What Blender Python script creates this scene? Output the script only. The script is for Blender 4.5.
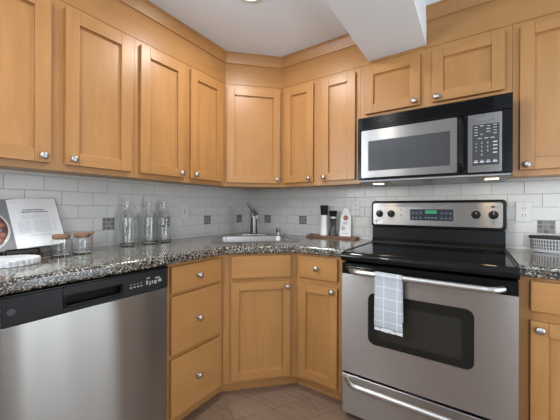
import bpy, bmesh, math, random
from mathutils import Vector, Matrix
random.seed(7)
for o in list(bpy.data.objects):
    bpy.data.objects.remove(o)
SC = bpy.context.scene
COL = SC.collection
PI = math.pi

# ------------------------------------------------------------------ camera
FPX, TH, ROLL, HOR = 285.48, 0.594, 0.0038, 208.48
cam_d = bpy.data.cameras.new('camera')
cam_d.sensor_width = 36.0
cam_d.lens = FPX * 36.0 / 560.0
cam_d.shift_y = (HOR - 210.0) / 560.0
cam_d.clip_start = 0.02
cam = bpy.data.objects.new('camera', cam_d)
COL.objects.link(cam)
_F = Vector((-math.sin(TH), math.cos(TH), 0)); _R = Vector((math.cos(TH), math.sin(TH), 0)); _U = Vector((0, 0, 1))
_R2 = _R * math.cos(ROLL) + _U * math.sin(ROLL); _U2 = -_R * math.sin(ROLL) + _U * math.cos(ROLL)
M4 = Matrix((_R2, _U2, -_F)).transposed().to_4x4()
M4.translation = Vector((1.8898, -2.2092, 1.1646))
cam.matrix_world = M4
SC.camera = cam

# ------------------------------------------------------------------ world, lights, exposure
SC.view_settings.view_transform = 'Standard'
SC.view_settings.look = 'None'
SC.view_settings.gamma = 1.0
SC.view_settings.exposure = 0.15
SC.view_settings.use_curve_mapping = False
wd = bpy.data.worlds.new('world'); SC.world = wd; wd.use_nodes = True
bgn = wd.node_tree.nodes['Background']
bgn.inputs[0].default_value = (0.86, 0.93, 1.0, 1); bgn.inputs[1].default_value = 1.6

def area(name, loc, target, sx, sy, power, col, spread=PI):
    l = bpy.data.lights.new(name, 'AREA'); l.shape = 'RECTANGLE'; l.size = sx; l.size_y = sy
    l.energy = power; l.color = col; l.spread = spread
    o = bpy.data.objects.new(name, l); COL.objects.link(o); o.location = loc
    o.rotation_euler = (Vector(target) - Vector(loc)).to_track_quat('-Z', 'Y').to_euler()
    return o
# daylight entering through the glazed door on the right and the window behind the camera
area('daylight_glass_door', (3.62, -1.055, 1.0), (1.9, -1.055, 2.37), 0.42, 1.5, 13, (0.83, 0.93, 1.02))
area('daylight_glass_door', (3.62, -0.555, 1.0), (1.9, -0.555, 2.37), 0.42, 1.5, 10, (0.83, 0.93, 1.02))
area('daylight_window', (3.0, -4.33, 1.45), (2.2, -2.0, 2.5), 1.1, 1.2, 29, (0.83, 0.93, 1.02))

area('added_ceiling_fill', (0.06, -3.3, 1.65), (1.6, -2.9, 2.55), 1.15, 0.8, 60, (0.83, 0.93, 1.02))  # added fill from an unseen side, aimed up to brighten the ceiling

# ------------------------------------------------------------------ node helpers
def new_mat(name):
    m = bpy.data.materials.new(name); m.use_nodes = True
    nt = m.node_tree
    return m, nt, nt.nodes['Principled BSDF']
def S(b, **k):
    for n, v in k.items():
        n = n.replace('_', ' ')
        if isinstance(v, tuple) and len(v) == 3: v = v + (1,)
        b.inputs[n].default_value = v
def plain(name, col, rough=0.5, metal=0.0, **k):
    m, nt, b = new_mat(name)
    S(b, Base_Color=col, Roughness=rough, Metallic=metal, **k)
    return m
def node(nt, t, **k):
    n = nt.nodes.new(t)
    for a, v in k.items(): setattr(n, a, v)
    return n
def ramp(nt, src, stops):
    r = node(nt, 'ShaderNodeValToRGB')
    e = r.color_ramp.elements
    while len(e) < len(stops): e.new(0.5)
    for i, (p, c) in enumerate(stops):
        e[i].position = p; e[i].color = tuple(c) + (1,)
    nt.links.new(src, r.inputs[0])
    return r.outputs[0]
def mapping(nt, scale, rot=(0, 0, 0), coord='Object', rnd=False):
    tc = node(nt, 'ShaderNodeTexCoord'); mp = node(nt, 'ShaderNodeMapping')
    mp.inputs['Scale'].default_value = scale; mp.inputs['Rotation'].default_value = rot
    nt.links.new(tc.outputs[coord], mp.inputs[0])
    if rnd:
        oi = node(nt, 'ShaderNodeObjectInfo'); mu = node(nt, 'ShaderNodeMath', operation='MULTIPLY')
        mu.inputs[1].default_value = 37.0
        nt.links.new(oi.outputs['Random'], mu.inputs[0])
        cx = node(nt, 'ShaderNodeCombineXYZ')
        for i in range(3): nt.links.new(mu.outputs[0], cx.inputs[i])
        nt.links.new(cx.outputs[0], mp.inputs['Location'])
    return mp.outputs[0]
def noise(nt, vec, scale, detail=3, rough=0.55, dist=0.0):
    n = node(nt, 'ShaderNodeTexNoise')
    n.inputs['Scale'].default_value = scale; n.inputs['Detail'].default_value = detail
    n.inputs['Roughness'].default_value = rough; n.inputs['Distortion'].default_value = dist
    nt.links.new(vec, n.inputs['Vector'])
    return n.outputs['Fac']
def mix(nt, a, b, fac, mode='MIX'):
    m = node(nt, 'ShaderNodeMix', data_type='RGBA', blend_type=mode)
    for s, v in ((6, a), (7, b), (0, fac)):
        if hasattr(v, 'is_linked') or hasattr(v, 'links'): nt.links.new(v, m.inputs[s])
        else: m.inputs[s].default_value = v if s == 0 else tuple(v) + (1,)
    return m.outputs[2]
def bump(nt, b, h, strength, dist=0.002):
    n = node(nt, 'ShaderNodeBump'); n.inputs['Strength'].default_value = strength; n.inputs['Distance'].default_value = dist
    nt.links.new(h, n.inputs['Height']); nt.links.new(n.outputs[0], b.inputs['Normal'])

def maple(name, scale, tint=1.0):
    m, nt, b = new_mat(name)
    v = mapping(nt, scale, rnd=True)
    g1 = noise(nt, v, 2.0, 3, 0.5, 0.9); g2 = noise(nt, v, 9.0, 3, 0.6)
    v2 = mapping(nt, (1, 1, 1), rnd=True); g3 = noise(nt, v2, 2.2, 2)
    c1 = ramp(nt, g1, [(0.25, (0.395*tint, 0.190*tint, 0.062*tint)), (0.75, (0.455*tint, 0.228*tint, 0.079*tint))])
    c2 = ramp(nt, g2, [(0.3, (0.96, 0.95, 0.93)), (0.7, (1.02, 1.02, 1.02))])
    c3 = ramp(nt, g3, [(0.3, (0.93, 0.92, 0.90)), (0.7, (1.05, 1.05, 1.06))])
    c = mix(nt, c1, c2, 1.0, 'MULTIPLY'); c = mix(nt, c, c3, 1.0, 'MULTIPLY')
    nt.links.new(c, b.inputs['Base Color'])
    S(b, Roughness=0.35)
    b.inputs['Specular IOR Level'].default_value = 0.4
    bump(nt, b, g2, 0.015)
    return m
MV = maple('maple_grain_up', (9, 9, 0.8))
MH = maple('maple_grain_along', (0.8, 9, 9))
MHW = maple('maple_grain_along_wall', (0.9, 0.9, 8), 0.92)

def granite():
    m, nt, b = new_mat('speckled_granite')
    v = mapping(nt, (1, 1, 1))
    def vor(scale, sock='Color'):
        n = node(nt, 'ShaderNodeTexVoronoi'); n.inputs['Scale'].default_value = scale; n.inputs['Randomness'].default_value = 1
        nz = node(nt, 'ShaderNodeTexNoise'); nz.inputs['Scale'].default_value = scale*0.8
        nt.links.new(v, nz.inputs['Vector'])
        ad = node(nt, 'ShaderNodeVectorMath', operation='MULTIPLY_ADD'); ad.inputs[1].default_value = (0.6/scale,)*3
        nt.links.new(nz.outputs['Color'], ad.inputs[0]); nt.links.new(v, ad.inputs[2])
        nt.links.new(ad.outputs[0], n.inputs['Vector'])
        sp = node(nt, 'ShaderNodeSeparateColor'); nt.links.new(n.outputs['Color'], sp.inputs[0])
        return sp.outputs[0]
    a = vor(165); d = vor(210); e_ = vor(110)
    big = noise(nt, v, 9, 3)
    c1 = ramp(nt, a, [(0.0, (0.05, 0.045, 0.04)), (0.25, (0.10, 0.09, 0.075)), (0.50, (0.20, 0.175, 0.14)), (0.75, (0.40, 0.36, 0.29)), (1.0, (0.60, 0.56, 0.47))])
    k1 = ramp(nt, d, [(0.0, (0, 0, 0)), (0.60, (0, 0, 0)), (0.68, (1, 1, 1)), (1.0, (1, 1, 1))])
    k2 = ramp(nt, e_, [(0.0, (0, 0, 0)), (0.78, (0, 0, 0)), (0.85, (1, 1, 1)), (1.0, (1, 1, 1))])
    c = mix(nt, c1, (0.026, 0.025, 0.024), k1)
    c = mix(nt, c, (0.025, 0.024, 0.024), k2)
    c3 = ramp(nt, big, [(0.3, (0.85, 0.84, 0.83)), (0.7, (1.1, 1.1, 1.07))])
    c = mix(nt, c, c3, 1.0, 'MULTIPLY')
    nt.links.new(c, b.inputs['Base Color'])
    S(b, Roughness=0.10)
    b.inputs['Specular IOR Level'].default_value = 0.75
    return m
GRANITE = granite()

def steel(name, col, rough, aniso=0.9, grain=(1.5, 1.5, 260), rot=0.25, wave=0.0):
    m, nt, b = new_mat(name)
    v = mapping(nt, grain)
    n1 = noise(nt, v, 3, 2)
    c = ramp(nt, n1, [(0.3, tuple(x*0.985 for x in col)), (0.7, col)])
    nt.links.new(c, b.inputs['Base Color'])
    S(b, Metallic=1.0, Roughness=rough, Anisotropic=aniso)
    b.inputs['Anisotropic Rotation'].default_value = rot
    if wave:
        w2 = noise(nt, mapping(nt, (4.5, 1, 0.55)), 1.0, 1, 0.4, 0.3)
        bump(nt, b, w2, wave, 0.02)
    t = node(nt, 'ShaderNodeTangent', direction_type='RADIAL', axis='Z')
    nt.links.new(t.outputs[0], b.inputs['Tangent'])
    return m
STEEL = steel('brushed_steel', (0.44, 0.41, 0.385), 0.30)
STEEL_MW = steel("brushed_steel_microwave", (0.34, 0.32, 0.305), 0.30)
STEEL_DW = steel('brushed_steel_dishwasher', (0.36, 0.345, 0.325), 0.28, 1.0, rot=0.25, wave=0.35)
NICKEL = plain('satin_nickel', (0.46, 0.44, 0.42), 0.38, 1.0)
CHROME = plain('bright_steel', (0.50, 0.485, 0.47), 0.38, 1.0)
SINKM = plain('sink_steel', (0.50, 0.49, 0.48), 0.34, 1.0)
DARKMETAL = plain('dark_chrome', (0.15, 0.145, 0.145), 0.14, 1.0)
BLACK = plain('black_enamel', (0.007, 0.007, 0.007), 0.18, 0.0, Specular_IOR_Level=0.14)
BLACKGL = plain('black_ceramic_glass', (0.006, 0.006, 0.006), 0.05, 0.0, Specular_IOR_Level=0.28)
BLACKPL = plain('black_plastic', (0.009, 0.009, 0.009), 0.35, 0.0, Specular_IOR_Level=0.16)
DARKGREY = plain('dark_grey_panel', (0.020, 0.020, 0.021), 0.30, 0.0, Specular_IOR_Level=0.2)
OVENGL = plain('oven_window_glass', (0.012, 0.012, 0.010), 0.10, 0.0, Specular_IOR_Level=0.3)
MWGL = plain('microwave_window', (0.055, 0.055, 0.057), 0.20, 0.0, Specular_IOR_Level=0.3)
GREYMET = plain('grey_underside', (0.32, 0.32, 0.32), 0.45, 0.6)
WHITEPL = plain('white_plastic', (0.62, 0.62, 0.61), 0.35)
SLOTM = plain('outlet_slot', (0.03, 0.03, 0.03), 0.6)
WHITEMARK = plain('light_print', (0.62, 0.63, 0.64), 0.5)
GREYMARK = plain('grey_print', (0.34, 0.34, 0.35), 0.6)
PAPER = plain('paper', (0.80, 0.80, 0.80), 0.6)
CORK = plain('cork', (0.25, 0.135, 0.08), 0.8)
DARKINSIDE = plain('shadow_gap', (0.02, 0.02, 0.02), 0.7)

def paint(name, col, rough=0.85, bs=0.0):
    m, nt, b = new_mat(name)
    v = mapping(nt, (1, 1, 1)); n = noise(nt, v, 60, 3)
    c = ramp(nt, n, [(0.3, tuple(x*0.98 for x in col)), (0.7, col)])
    nt.links.new(c, b.inputs['Base Color']); S(b, Roughness=rough)
    if bs: bump(nt, b, n, bs)
    return m
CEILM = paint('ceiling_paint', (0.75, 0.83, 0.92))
WALLM = paint('wall_paint', (0.46, 0.44, 0.42), 0.8)
GROUT = paint('grout', (0.40, 0.40, 0.40), 0.9)

def tile_mat():
    m, nt, b = new_mat('white_glazed_tile')
    g = node(nt, 'ShaderNodeNewGeometry')
    c = ramp(nt, g.outputs['Random Per Island'], [(0, (0.59, 0.58, 0.555)), (1, (0.625, 0.615, 0.59))])
    nt.links.new(c, b.inputs['Base Color'])
    v = mapping(nt, (1, 1, 1)); n = noise(nt, v, 22, 2)
    bump(nt, b, n, 0.06, 0.004)
    S(b, Roughness=0.26)
    b.inputs['Specular IOR Level'].default_value = 0.35
    return m
TILE = tile_mat()
def accent_mat():
    m, nt, b = new_mat('taupe_mosaic')
    g = node(nt, 'ShaderNodeNewGeometry')
    c = ramp(nt, g.outputs['Random Per Island'], [(0, (0.13, 0.115, 0.095)), (0.5, (0.19, 0.17, 0.145)), (1, (0.26, 0.24, 0.21))])
    nt.links.new(c, b.inputs['Base Color']); S(b, Roughness=0.35)
    b.inputs['Specular IOR Level'].default_value = 0.3
    return m
ACCENT = accent_mat()

def floor_mat():
    m, nt, b = new_mat('wood_look_planks')
    v = mapping(nt, (1, 1, 1), (0, 0, math.radians(-58)))
    br = node(nt, 'ShaderNodeTexBrick')
    br.inputs['Scale'].default_value = 1.0; br.inputs['Brick Width'].default_value = 0.92; br.inputs['Row Height'].default_value = 0.155
    br.inputs['Mortar Size'].default_value = 0.0025; br.inputs['Mortar Smooth'].default_value = 0.3
    br.inputs['Color1'].default_value = (0.200, 0.128, 0.086, 1); br.inputs['Color2'].default_value = (0.250, 0.165, 0.115, 1)
    br.inputs['Mortar'].default_value = (0.14, 0.095, 0.065, 1)
    nt.links.new(v, br.inputs['Vector'])
    v2 = mapping(nt, (1.2, 10, 1), (0, 0, math.radians(-58))); n = noise(nt, v2, 4, 5, 0.65, 0.5)
    c2 = ramp(nt, n, [(0.25, (0.72, 0.70, 0.68)), (0.75, (1.2, 1.2, 1.2))])
    c = mix(nt, br.outputs['Color'], c2, 1.0, 'MULTIPLY')
    nt.links.new(c, b.inputs['Base Color']); S(b, Roughness=0.45)
    bump(nt, b, n, 0.1)
    return m
FLOORM = floor_mat()

def wood(name, c1, c2, scale, rough=0.45):
    m, nt, b = new_mat(name)
    v = mapping(nt, scale); n = noise(nt, v, 5, 4, 0.6, 0.8)
    c = ramp(nt, n, [(0.3, c1), (0.7, c2)]); nt.links.new(c, b.inputs['Base Color']); S(b, Roughness=rough)
    return m
WALNUT = wood('walnut', (0.10, 0.045, 0.025), (0.22, 0.10, 0.055), (1.5, 12, 12))
STANDWOOD = wood('dark_brown_wood', (0.045, 0.028, 0.018), (0.09, 0.055, 0.035), (1.5, 12, 12))

def glass(name, col=(1, 1, 1), rough=0.0):
    m, nt, b = new_mat(name)
    S(b, Base_Color=col, Roughness=rough, IOR=1.45)
    b.inputs['Transmission Weight'].default_value = 1.0
    return m
GLASS = glass('clear_glass', (0.97, 0.985, 0.98))

def marble():
    m, nt, b = new_mat('white_marble')
    v = mapping(nt, (1, 1, 1)); n = noise(nt, v, 9, 6, 0.7, 1.5)
    c = ramp(nt, n, [(0.40, (0.50, 0.50, 0.50)), (0.5, (0.74, 0.74, 0.73)), (1, (0.80, 0.80, 0.79))])
    nt.links.new(c, b.inputs['Base Color']); S(b, Roughness=0.35)
    return m
MARBLE = marble()

def cloth():
    m, nt, b = new_mat('checked_tea_towel')
    tc = node(nt, 'ShaderNodeTexCoord'); sp = node(nt, 'ShaderNodeSeparateXYZ'); nt.links.new(tc.outputs['UV'], sp.inputs[0])
    outs = []
    for ax, per, off in ((0, 0.062, 0.018), (1, 0.055, 0.02)):
        a = node(nt, 'ShaderNodeMath', operation='ADD'); a.inputs[1].default_value = off; nt.links.new(sp.outputs[ax], a.inputs[0])
        d = node(nt, 'ShaderNodeMath', operation='DIVIDE'); d.inputs[1].default_value = per; nt.links.new(a.outputs[0], d.inputs[0])
        f = node(nt, 'ShaderNodeMath', operation='FRACT'); nt.links.new(d.outputs[0], f.inputs[0])
        g = node(nt, 'ShaderNodeMath', operation='LESS_THAN'); g.inputs[1].default_value = 0.085; nt.links.new(f.outputs[0], g.inputs[0])
        outs.append(g.outputs[0])
    mx = node(nt, 'ShaderNodeMath', operation='MAXIMUM'); nt.links.new(outs[0], mx.inputs[0]); nt.links.new(outs[1], mx.inputs[1])
    v = mapping(nt, (1, 1, 1)); n = noise(nt, v, 300, 2)
    base = ramp(nt, n, [(0.3, (0.40, 0.42, 0.45)), (0.7, (0.47, 0.49, 0.52))])
    c = mix(nt, base, (0.60, 0.62, 0.64), mx.outputs[0])
    nt.links.new(c, b.inputs['Base Color']); S(b, Roughness=0.9)
    bump(nt, b, n, 0.2, 0.001)
    return m
CLOTH = cloth()
def emit(name, col, strength, base=(0.8, 0.8, 0.8)):
    m, nt, b = new_mat(name)
    S(b, Base_Color=base, Roughness=0.4, Emission_Color=col, Emission_Strength=strength)
    return m
LAMPW = emit('warm_lamp_lens', (1.0, 0.72, 0.36), 9.0)
LEDW = emit('ceiling_lamp_lens', (1.0, 0.97, 0.93), 5.0)
GREEN = emit('green_digits', (0.05, 0.75, 0.32), 0.10, (0.02, 0.2, 0.09))

# ------------------------------------------------------------------ mesh helpers
def B(): return bmesh.new()
def _add(bm, vs, fs, mi=0):
    V = [bm.verts.new(v) for v in vs]; out = []
    for f in fs:
        try:
            F = bm.faces.new([V[i] for i in f]); F.material_index = mi; out.append(F)
        except ValueError: pass
    return V, out
def bx(bm, x0, x1, y0, y1, z0, z1, bev=0.0, seg=1, mi=0):
    vs = [(x, y, z) for z in (z0, z1) for y in (y0, y1) for x in (x0, x1)]
    fs = [(0, 2, 3, 1), (4, 5, 7, 6), (0, 1, 5, 4), (2, 6, 7, 3), (0, 4, 6, 2), (1, 3, 7, 5)]
    V, F = _add(bm, vs, fs, mi)
    if bev:
        es = list({e for f in F for e in f.edges})
        r = bmesh.ops.bevel(bm, geom=es, offset=bev, segments=seg, profile=0.5, affect='EDGES', clamp_overlap=True)
        for f in r['faces']: f.material_index = mi
    return bm
def prism(bm, poly, a0, a1, axis='z', mi=0, bev=0.0, seg=1):
    def P(p, a):
        if axis == 'z': return (p[0], p[1], a)
        if axis == 'y': return (p[0], a, p[1])
        return (a, p[0], p[1])
    n = len(poly)
    vs = [P(p, a0) for p in poly] + [P(p, a1) for p in poly]
    fs = [tuple(range(n))[::-1], tuple(range(n, 2*n))] + [(i, (i+1) % n, n+(i+1) % n, n+i) for i in range(n)]
    V, F = _add(bm, vs, fs, mi)
    bmesh.ops.recalc_face_normals(bm, faces=F)
    if bev:
        es = list(F[0].edges) + list(F[1].edges)
        bmesh.ops.bevel(bm, geom=es, offset=bev, segments=seg, profile=0.5, affect='EDGES', clamp_overlap=True)
    return bm
def rrect(x0, x1, y0, y1, r, n=6):
    pts = []
    for cx, cy, a in ((x1-r, y1-r, 0), (x0+r, y1-r, 90), (x0+r, y0+r, 180), (x1-r, y0+r, 270)):
        for i in range(n+1):
            t = math.radians(a + 90*i/n); pts.append((cx + r*math.cos(t), cy + r*math.sin(t)))
    return pts
def lathe(bm, prof, c=(0, 0, 0), n=24, axis='z', mi=0, sx=1.0, sy=1.0):
    rings = []
    def P(r, h, t):
        a, b_ = r*math.cos(t)*sx, r*math.sin(t)*sy
        if axis == 'z': return (c[0]+a, c[1]+b_, c[2]+h)
        if axis == '-y': return (c[0]+a, c[1]-h, c[2]+b_)
        return (c[0]+h, c[1]+a, c[2]+b_)
    new = []
    for r, h in prof:
        if r < 1e-6: rings.append([bm.verts.new(P(0, h, 0))])
        else: rings.append([bm.verts.new(P(r, h, 2*PI*i/n)) for i in range(n)])
    for A, C in zip(rings, rings[1:]):
        for i in range(n):
            j = (i+1) % n
            if len(A) == 1 and len(C) == 1: continue
            q = [A[0], C[j], C[i]] if len(A) == 1 else ([A[i], A[j], C[0]] if len(C) == 1 else [A[i], A[j], C[j], C[i]])
            try:
                f = bm.faces.new(q); f.material_index = mi; new.append(f)
            except ValueError: pass
    bmesh.ops.recalc_face_normals(bm, faces=new)
    return bm
def tube(bm, pts, r, n=10, mi=0, closed=False):
    P = [Vector(p) for p in pts]; N = len(P); rs = r if isinstance(r, (list, tuple)) else [r]*N
    prev = None; rings = []
    for i in range(N):
        a = P[(i-1) % N] if (closed or i > 0) else P[i]; b_ = P[(i+1) % N] if (closed or i < N-1) else P[i]
        t = (b_-a).normalized()
        if prev is None:
            prev = t.orthogonal().normalized()
        prev = (prev - t*prev.dot(t)).normalized(); q = t.cross(prev)
        rings.append([bm.verts.new(P[i] + (prev*math.cos(2*PI*k/n) + q*math.sin(2*PI*k/n))*rs[i]) for k in range(n)])
    fs = []
    for i in range(N if closed else N-1):
        A, C = rings[i], rings[(i+1) % N]
        for k in range(n):
            fs.append(bm.faces.new((A[k], A[(k+1) % n], C[(k+1) % n], C[k])))
    if not closed:
        fs.append(bm.faces.new(rings[0][::-1])); fs.append(bm.faces.new(rings[-1]))
    for f in fs: f.material_index = mi
    bmesh.ops.recalc_face_normals(bm, faces=fs)
    return bm
def obj(name, bm, mats, parent=None, smooth=35, loc=None, uv=None):
    me = bpy.data.meshes.new(name); bm.normal_update()
    if uv:
        L = bm.loops.layers.uv.new('UVMap')
        for f in bm.faces:
            for l in f.loops: l[L].uv = uv[l.vert.index] if l.vert.index in uv else (0, 0)
    bm.to_mesh(me); bm.free()
    for m in (mats if isinstance(mats, (list, tuple)) else [mats]): me.materials.append(m)
    if smooth:
        for p in me.polygons: p.use_smooth = True
        me.set_sharp_from_angle(angle=math.radians(smooth))
    o = bpy.data.objects.new(name, me); COL.objects.link(o)
    if smooth and smooth <= 40:
        wn = o.modifiers.new('weighted_normals', 'WEIGHTED_NORMAL'); wn.keep_sharp = True; wn.weight = 100
    if parent: o.parent = parent
    if loc: o.location = loc
    return o
def tag(o, label, cat, group=None):
    o['label'] = label; o['category'] = cat
    if group: o['group'] = group
    return o
def thing(name, label, cat, loc=(0, 0, 0), rz=0.0, group=None):
    o = bpy.data.objects.new(name, None); COL.objects.link(o); o.empty_display_size = 0.05
    o.location = loc; o.rotation_euler = (0, 0, rz)
    return tag(o, label, cat, group)
def struct(name, bm, m, parent=None, smooth=0):
    o = obj(name, bm, m, parent, smooth)
    if not parent: o['kind'] = 'structure'
    return o

# ------------------------------------------------------------------ room shell
CEIL = 2.369; XR, YB, YF = 3.7, 0.0, -4.4
bm = B(); bx(bm, -0.1, XR+0.1, YF-0.1, 0.1, -0.06, 0.0); struct('floor', bm, FLOORM)
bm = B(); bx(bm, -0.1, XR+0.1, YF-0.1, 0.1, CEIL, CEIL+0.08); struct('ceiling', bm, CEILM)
LY0, LY1, LZ0, LZ1 = -3.95, -2.65, 1.15, 2.15  # left wall opening made for the added fill light, out of view
bm = B(); bx(bm, -0.1, 0, LY1, 0.1, 0, CEIL); bx(bm, -0.1, 0, YF-0.1, LY0, 0, CEIL); bx(bm, -0.1, 0, LY0, LY1, 0, LZ0); bx(bm, -0.1, 0, LY0, LY1, LZ1, CEIL); WL = struct('wall_left', bm, WALLM)
bm = B(); bx(bm, 0, XR, 0, 0.1, 0, CEIL); WB = struct('wall_back', bm, WALLM)
# right wall with the glazed door opening, front wall with a window opening
DY0, DY1, DZ = -1.33, -0.28, 2.10
bm = B(); bx(bm, XR, XR+0.1, YF, DY0, 0, CEIL); bx(bm, XR, XR+0.1, DY1, 0.1, 0, CEIL); bx(bm, XR, XR+0.1, DY0, DY1, DZ, CEIL)
struct('wall_right', bm, WALLM)
WX0, WX1, WZ0, WZ1 = 2.40, 3.60, 0.75, 2.15
bm = B(); bx(bm, 0, 0.2, YF-0.1, YF, 0, CEIL); bx(bm, 0.2, WX0, YF-0.1, YF, 0, CEIL); bx(bm, WX1, XR+0.1, YF-0.1, YF, 0, CEIL); bx(bm, WX0, WX1, YF-0.1, YF, 0, WZ0); bx(bm, WX0, WX1, YF-0.1, YF, WZ1, CEIL)
struct('wall_front', bm, WALLM)
WHITETRIM = paint('white_trim', (0.78, 0.78, 0.77), 0.4)
bm = B()
for y0, y1 in ((DY0, DY0+0.07), (DY1-0.07, DY1), ((DY0+DY1)/2-0.05, (DY0+DY1)/2+0.05)): bx(bm, XR+0.01, XR+0.08, y0, y1, 0, DZ)
bx(bm, XR+0.01, XR+0.08, DY0, DY1, 0, 0.1); bx(bm, XR+0.01, XR+0.08, DY0, DY1, DZ-0.07, DZ)
d1 = struct('door_1', bm, WHITETRIM)
bm = B()
for x0, x1 in ((WX0, WX0+0.06), (WX1-0.06, WX1), (2.97, 3.03)): bx(bm, x0, x1, YF-0.09, YF-0.02, WZ0, WZ1)
bx(bm, WX0, WX1, YF-0.09, YF-0.02, WZ0, WZ0+0.06); bx(bm, WX0, WX1, YF-0.09, YF-0.02, WZ1-0.06, WZ1)
w1 = struct('window_1', bm, WHITETRIM)
bm = B()
for y0, y1 in ((LY0, LY0+0.05), (LY1-0.05, LY1), (-3.32, -3.28)): bx(bm, -0.09, -0.02, y0, y1, LZ0, LZ1)
bx(bm, -0.09, -0.02, LY0, LY1, LZ0, LZ0+0.05); bx(bm, -0.09, -0.02, LY0, LY1, LZ1-0.05, LZ1)
struct('added_fill_window', bm, WHITETRIM)  # made-up unseen window frame, added to go with the ceiling fill
# boxed soffit that crosses the ceiling from the cabinets towards the viewer
bm = B(); bx(bm, 1.310, 1.656, YF, -0.302, 2.147, CEIL); struct('trim_1', bm, paint('soffit_paint', (0.76, 0.77, 0.78)))

# ---- tiled backsplash, as tiles on the two walls
ROW = 0.0762; Z0 = 1.0265 - ROW*2; TW = 0.1575
ACL = [(-1.367, -1.296), (-0.966, -0.891), (-0.568, -0.493), (-0.166, -0.091)]
ACB = [(0.222, 0.297), (0.608, 0.683), (2.199, 2.275)]
def backsplash(wall, a0, a1, anchor, acc, place):
    bm = B(); g = 0.0022
    for r in range(7):
        z0 = Z0 + ROW*r; z1 = z0 + ROW
        off = anchor + (TW/2 if r % 2 == 0 else 0)
        k0 = math.floor((a0-off)/TW) - 1
        spans = []
        for k in range(k0, k0 + int((a1-a0)/TW) + 4):
            s, e = max(a0, off+k*TW), min(a1, off+(k+1)*TW)
            if e - s < 0.006: continue
            segs = [(s, e)]
            if r == 2:
                for p, q in acc:
                    nx = []
                    for s_, e_ in segs:
                        if q <= s_ or p >= e_: nx.append((s_, e_)); continue
                        if p - s_ > 0.008: nx.append((s_, p))
                        if e_ - q > 0.008: nx.append((q, e_))
                    segs = nx
            spans += segs
        for s, e in spans:
            place(bm, s+g/2, e-g/2, z0+g/2, min(z1-g/2, 1.385), 0.0075)
    o = obj('backsplash', bm, TILE, wall, 0)
    bm = B(); place(bm, a0, a1, Z0, 1.39, 0.0055, False); obj('grout', bm, GROUT, wall, 0)
    for p, q in acc:
        bm = B(); w = (q-p)/3; h = ROW/3
        for i in range(3):
            for j in range(3):
                place(bm, p+w*i+0.0018, p+w*(i+1)-0.0018, Z0+2*ROW+h*j+0.0018, Z0+2*ROW+h*(j+1)-0.0018, 0.0072)
        a = obj('accent_tile', bm, ACCENT, wall, 30); a['label'] = 'small taupe mosaic square set in the white tiles'
def placeL(bm, s, e, z0, z1, t, bev=True): bx(bm, 0.0002, t, s, e, z0, z1, 0.0016 if bev else 0, 2)
def placeB(bm, s, e, z0, z1, t, bev=True): bx(bm, s, e, -t, -0.0002, z0, z1, 0.0016 if bev else 0, 2)
backsplash(WL, -2.35, -0.004, -1.341, ACL, placeL)
backsplash(WB, 0.004, 2.65, 0.724, ACB, placeB)

# ------------------------------------------------------------------ cabinets
R90, R45 = PI/2, PI/4
KNOB = [(0.0, 0), (0.0085, 0), (0.0085, 0.002), (0.0055, 0.005), (0.0055, 0.012), (0.011, 0.015), (0.0155, 0.0185), (0.0165, 0.022), (0.0155, 0.0255), (0.011, 0.0285), (0.005, 0.030), (0, 0.0302)]
def knob(parent, x, z, y=-0.0212):
    bm = B(); lathe(bm, KNOB, (x, y, z), 20, '-y')
    return obj('knob', bm, NICKEL, parent, 50)
def door(parent, x0, x1, z0, z1, kn=None, sw=0.057):
    t = 0.021; yb = -0.0008
    bm = B()
    for a, b_ in ((x0, x0+sw), (x1-sw, x1)): bx(bm, a, b_, -t, yb, z0, z1, 0.0022, 2, 0)
    for a, b_ in ((z0, z0+sw), (z1-sw, z1)): bx(bm, x0+sw, x1-sw, -t, yb, a, b_, 0.0022, 2, 1)
    # stepped inner moulding round the recessed panel
    for a, b_ in ((x0+sw, x0+sw+0.006), (x1-sw-0.006, x1-sw)): bx(bm, a, b_, -0.0105, yb, z0+sw, z1-sw, 0.001, 1, 0)
    for a, b_ in ((z0+sw, z0+sw+0.006), (z1-sw-0.006, z1-sw)): bx(bm, x0+sw+0.006, x1-sw-0.006, -0.0105, yb, a, b_, 0.001, 1, 1)
    d = obj('door', bm, [MV, MH], parent, 30)
    bm = B(); bx(bm, x0+sw+0.004, x1-sw-0.004, -0.0055, yb, z0+sw+0.004, z1-sw-0.004)
    obj('panel', bm, MV, d, 0)
    if kn: knob(d, *kn)
    return d
def drawer(parent, x0, x1, z0, z1, kn=None, name='drawer'):
    bm = B(); bx(bm, x0, x1, -0.020, -0.0008, z0, z1, 0.004, 2)
    d = obj(name, bm, MH, parent, 30)
    if kn: knob(d, *kn, -0.0203)
    return d
def frame_rails(bm, w, z0, z1, xs, zs_by_bay):
    """face frame as solid stiles (xs: pairs) and rails (bay: x0,x1,[(z0,z1)])"""
    for a, b_ in xs: bx(bm, a, b_, 0, 0.019, z0, z1, 0.0006, 1, 0)
    for a, b_, rails in zs_by_bay:
        for p, q in rails: bx(bm, a, b_, 0, 0.019, p, q, 0.0006, 1, 1)
def carcass(bm, w, z0, z1, depth, shelf=True):
    t = 0.016
    bx(bm, 0.001, t, 0.019, depth, z0, z1); bx(bm, w-t, w-0.001, 0.019, depth, z0, z1)
    bx(bm, t, w-t, 0.019, depth, z0, z0+t); bx(bm, t, w-t, depth-0.006, depth, z0+t, z1)
    if shelf: bx(bm, t, w-t, 0.019, depth, z1-t, z1)
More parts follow.
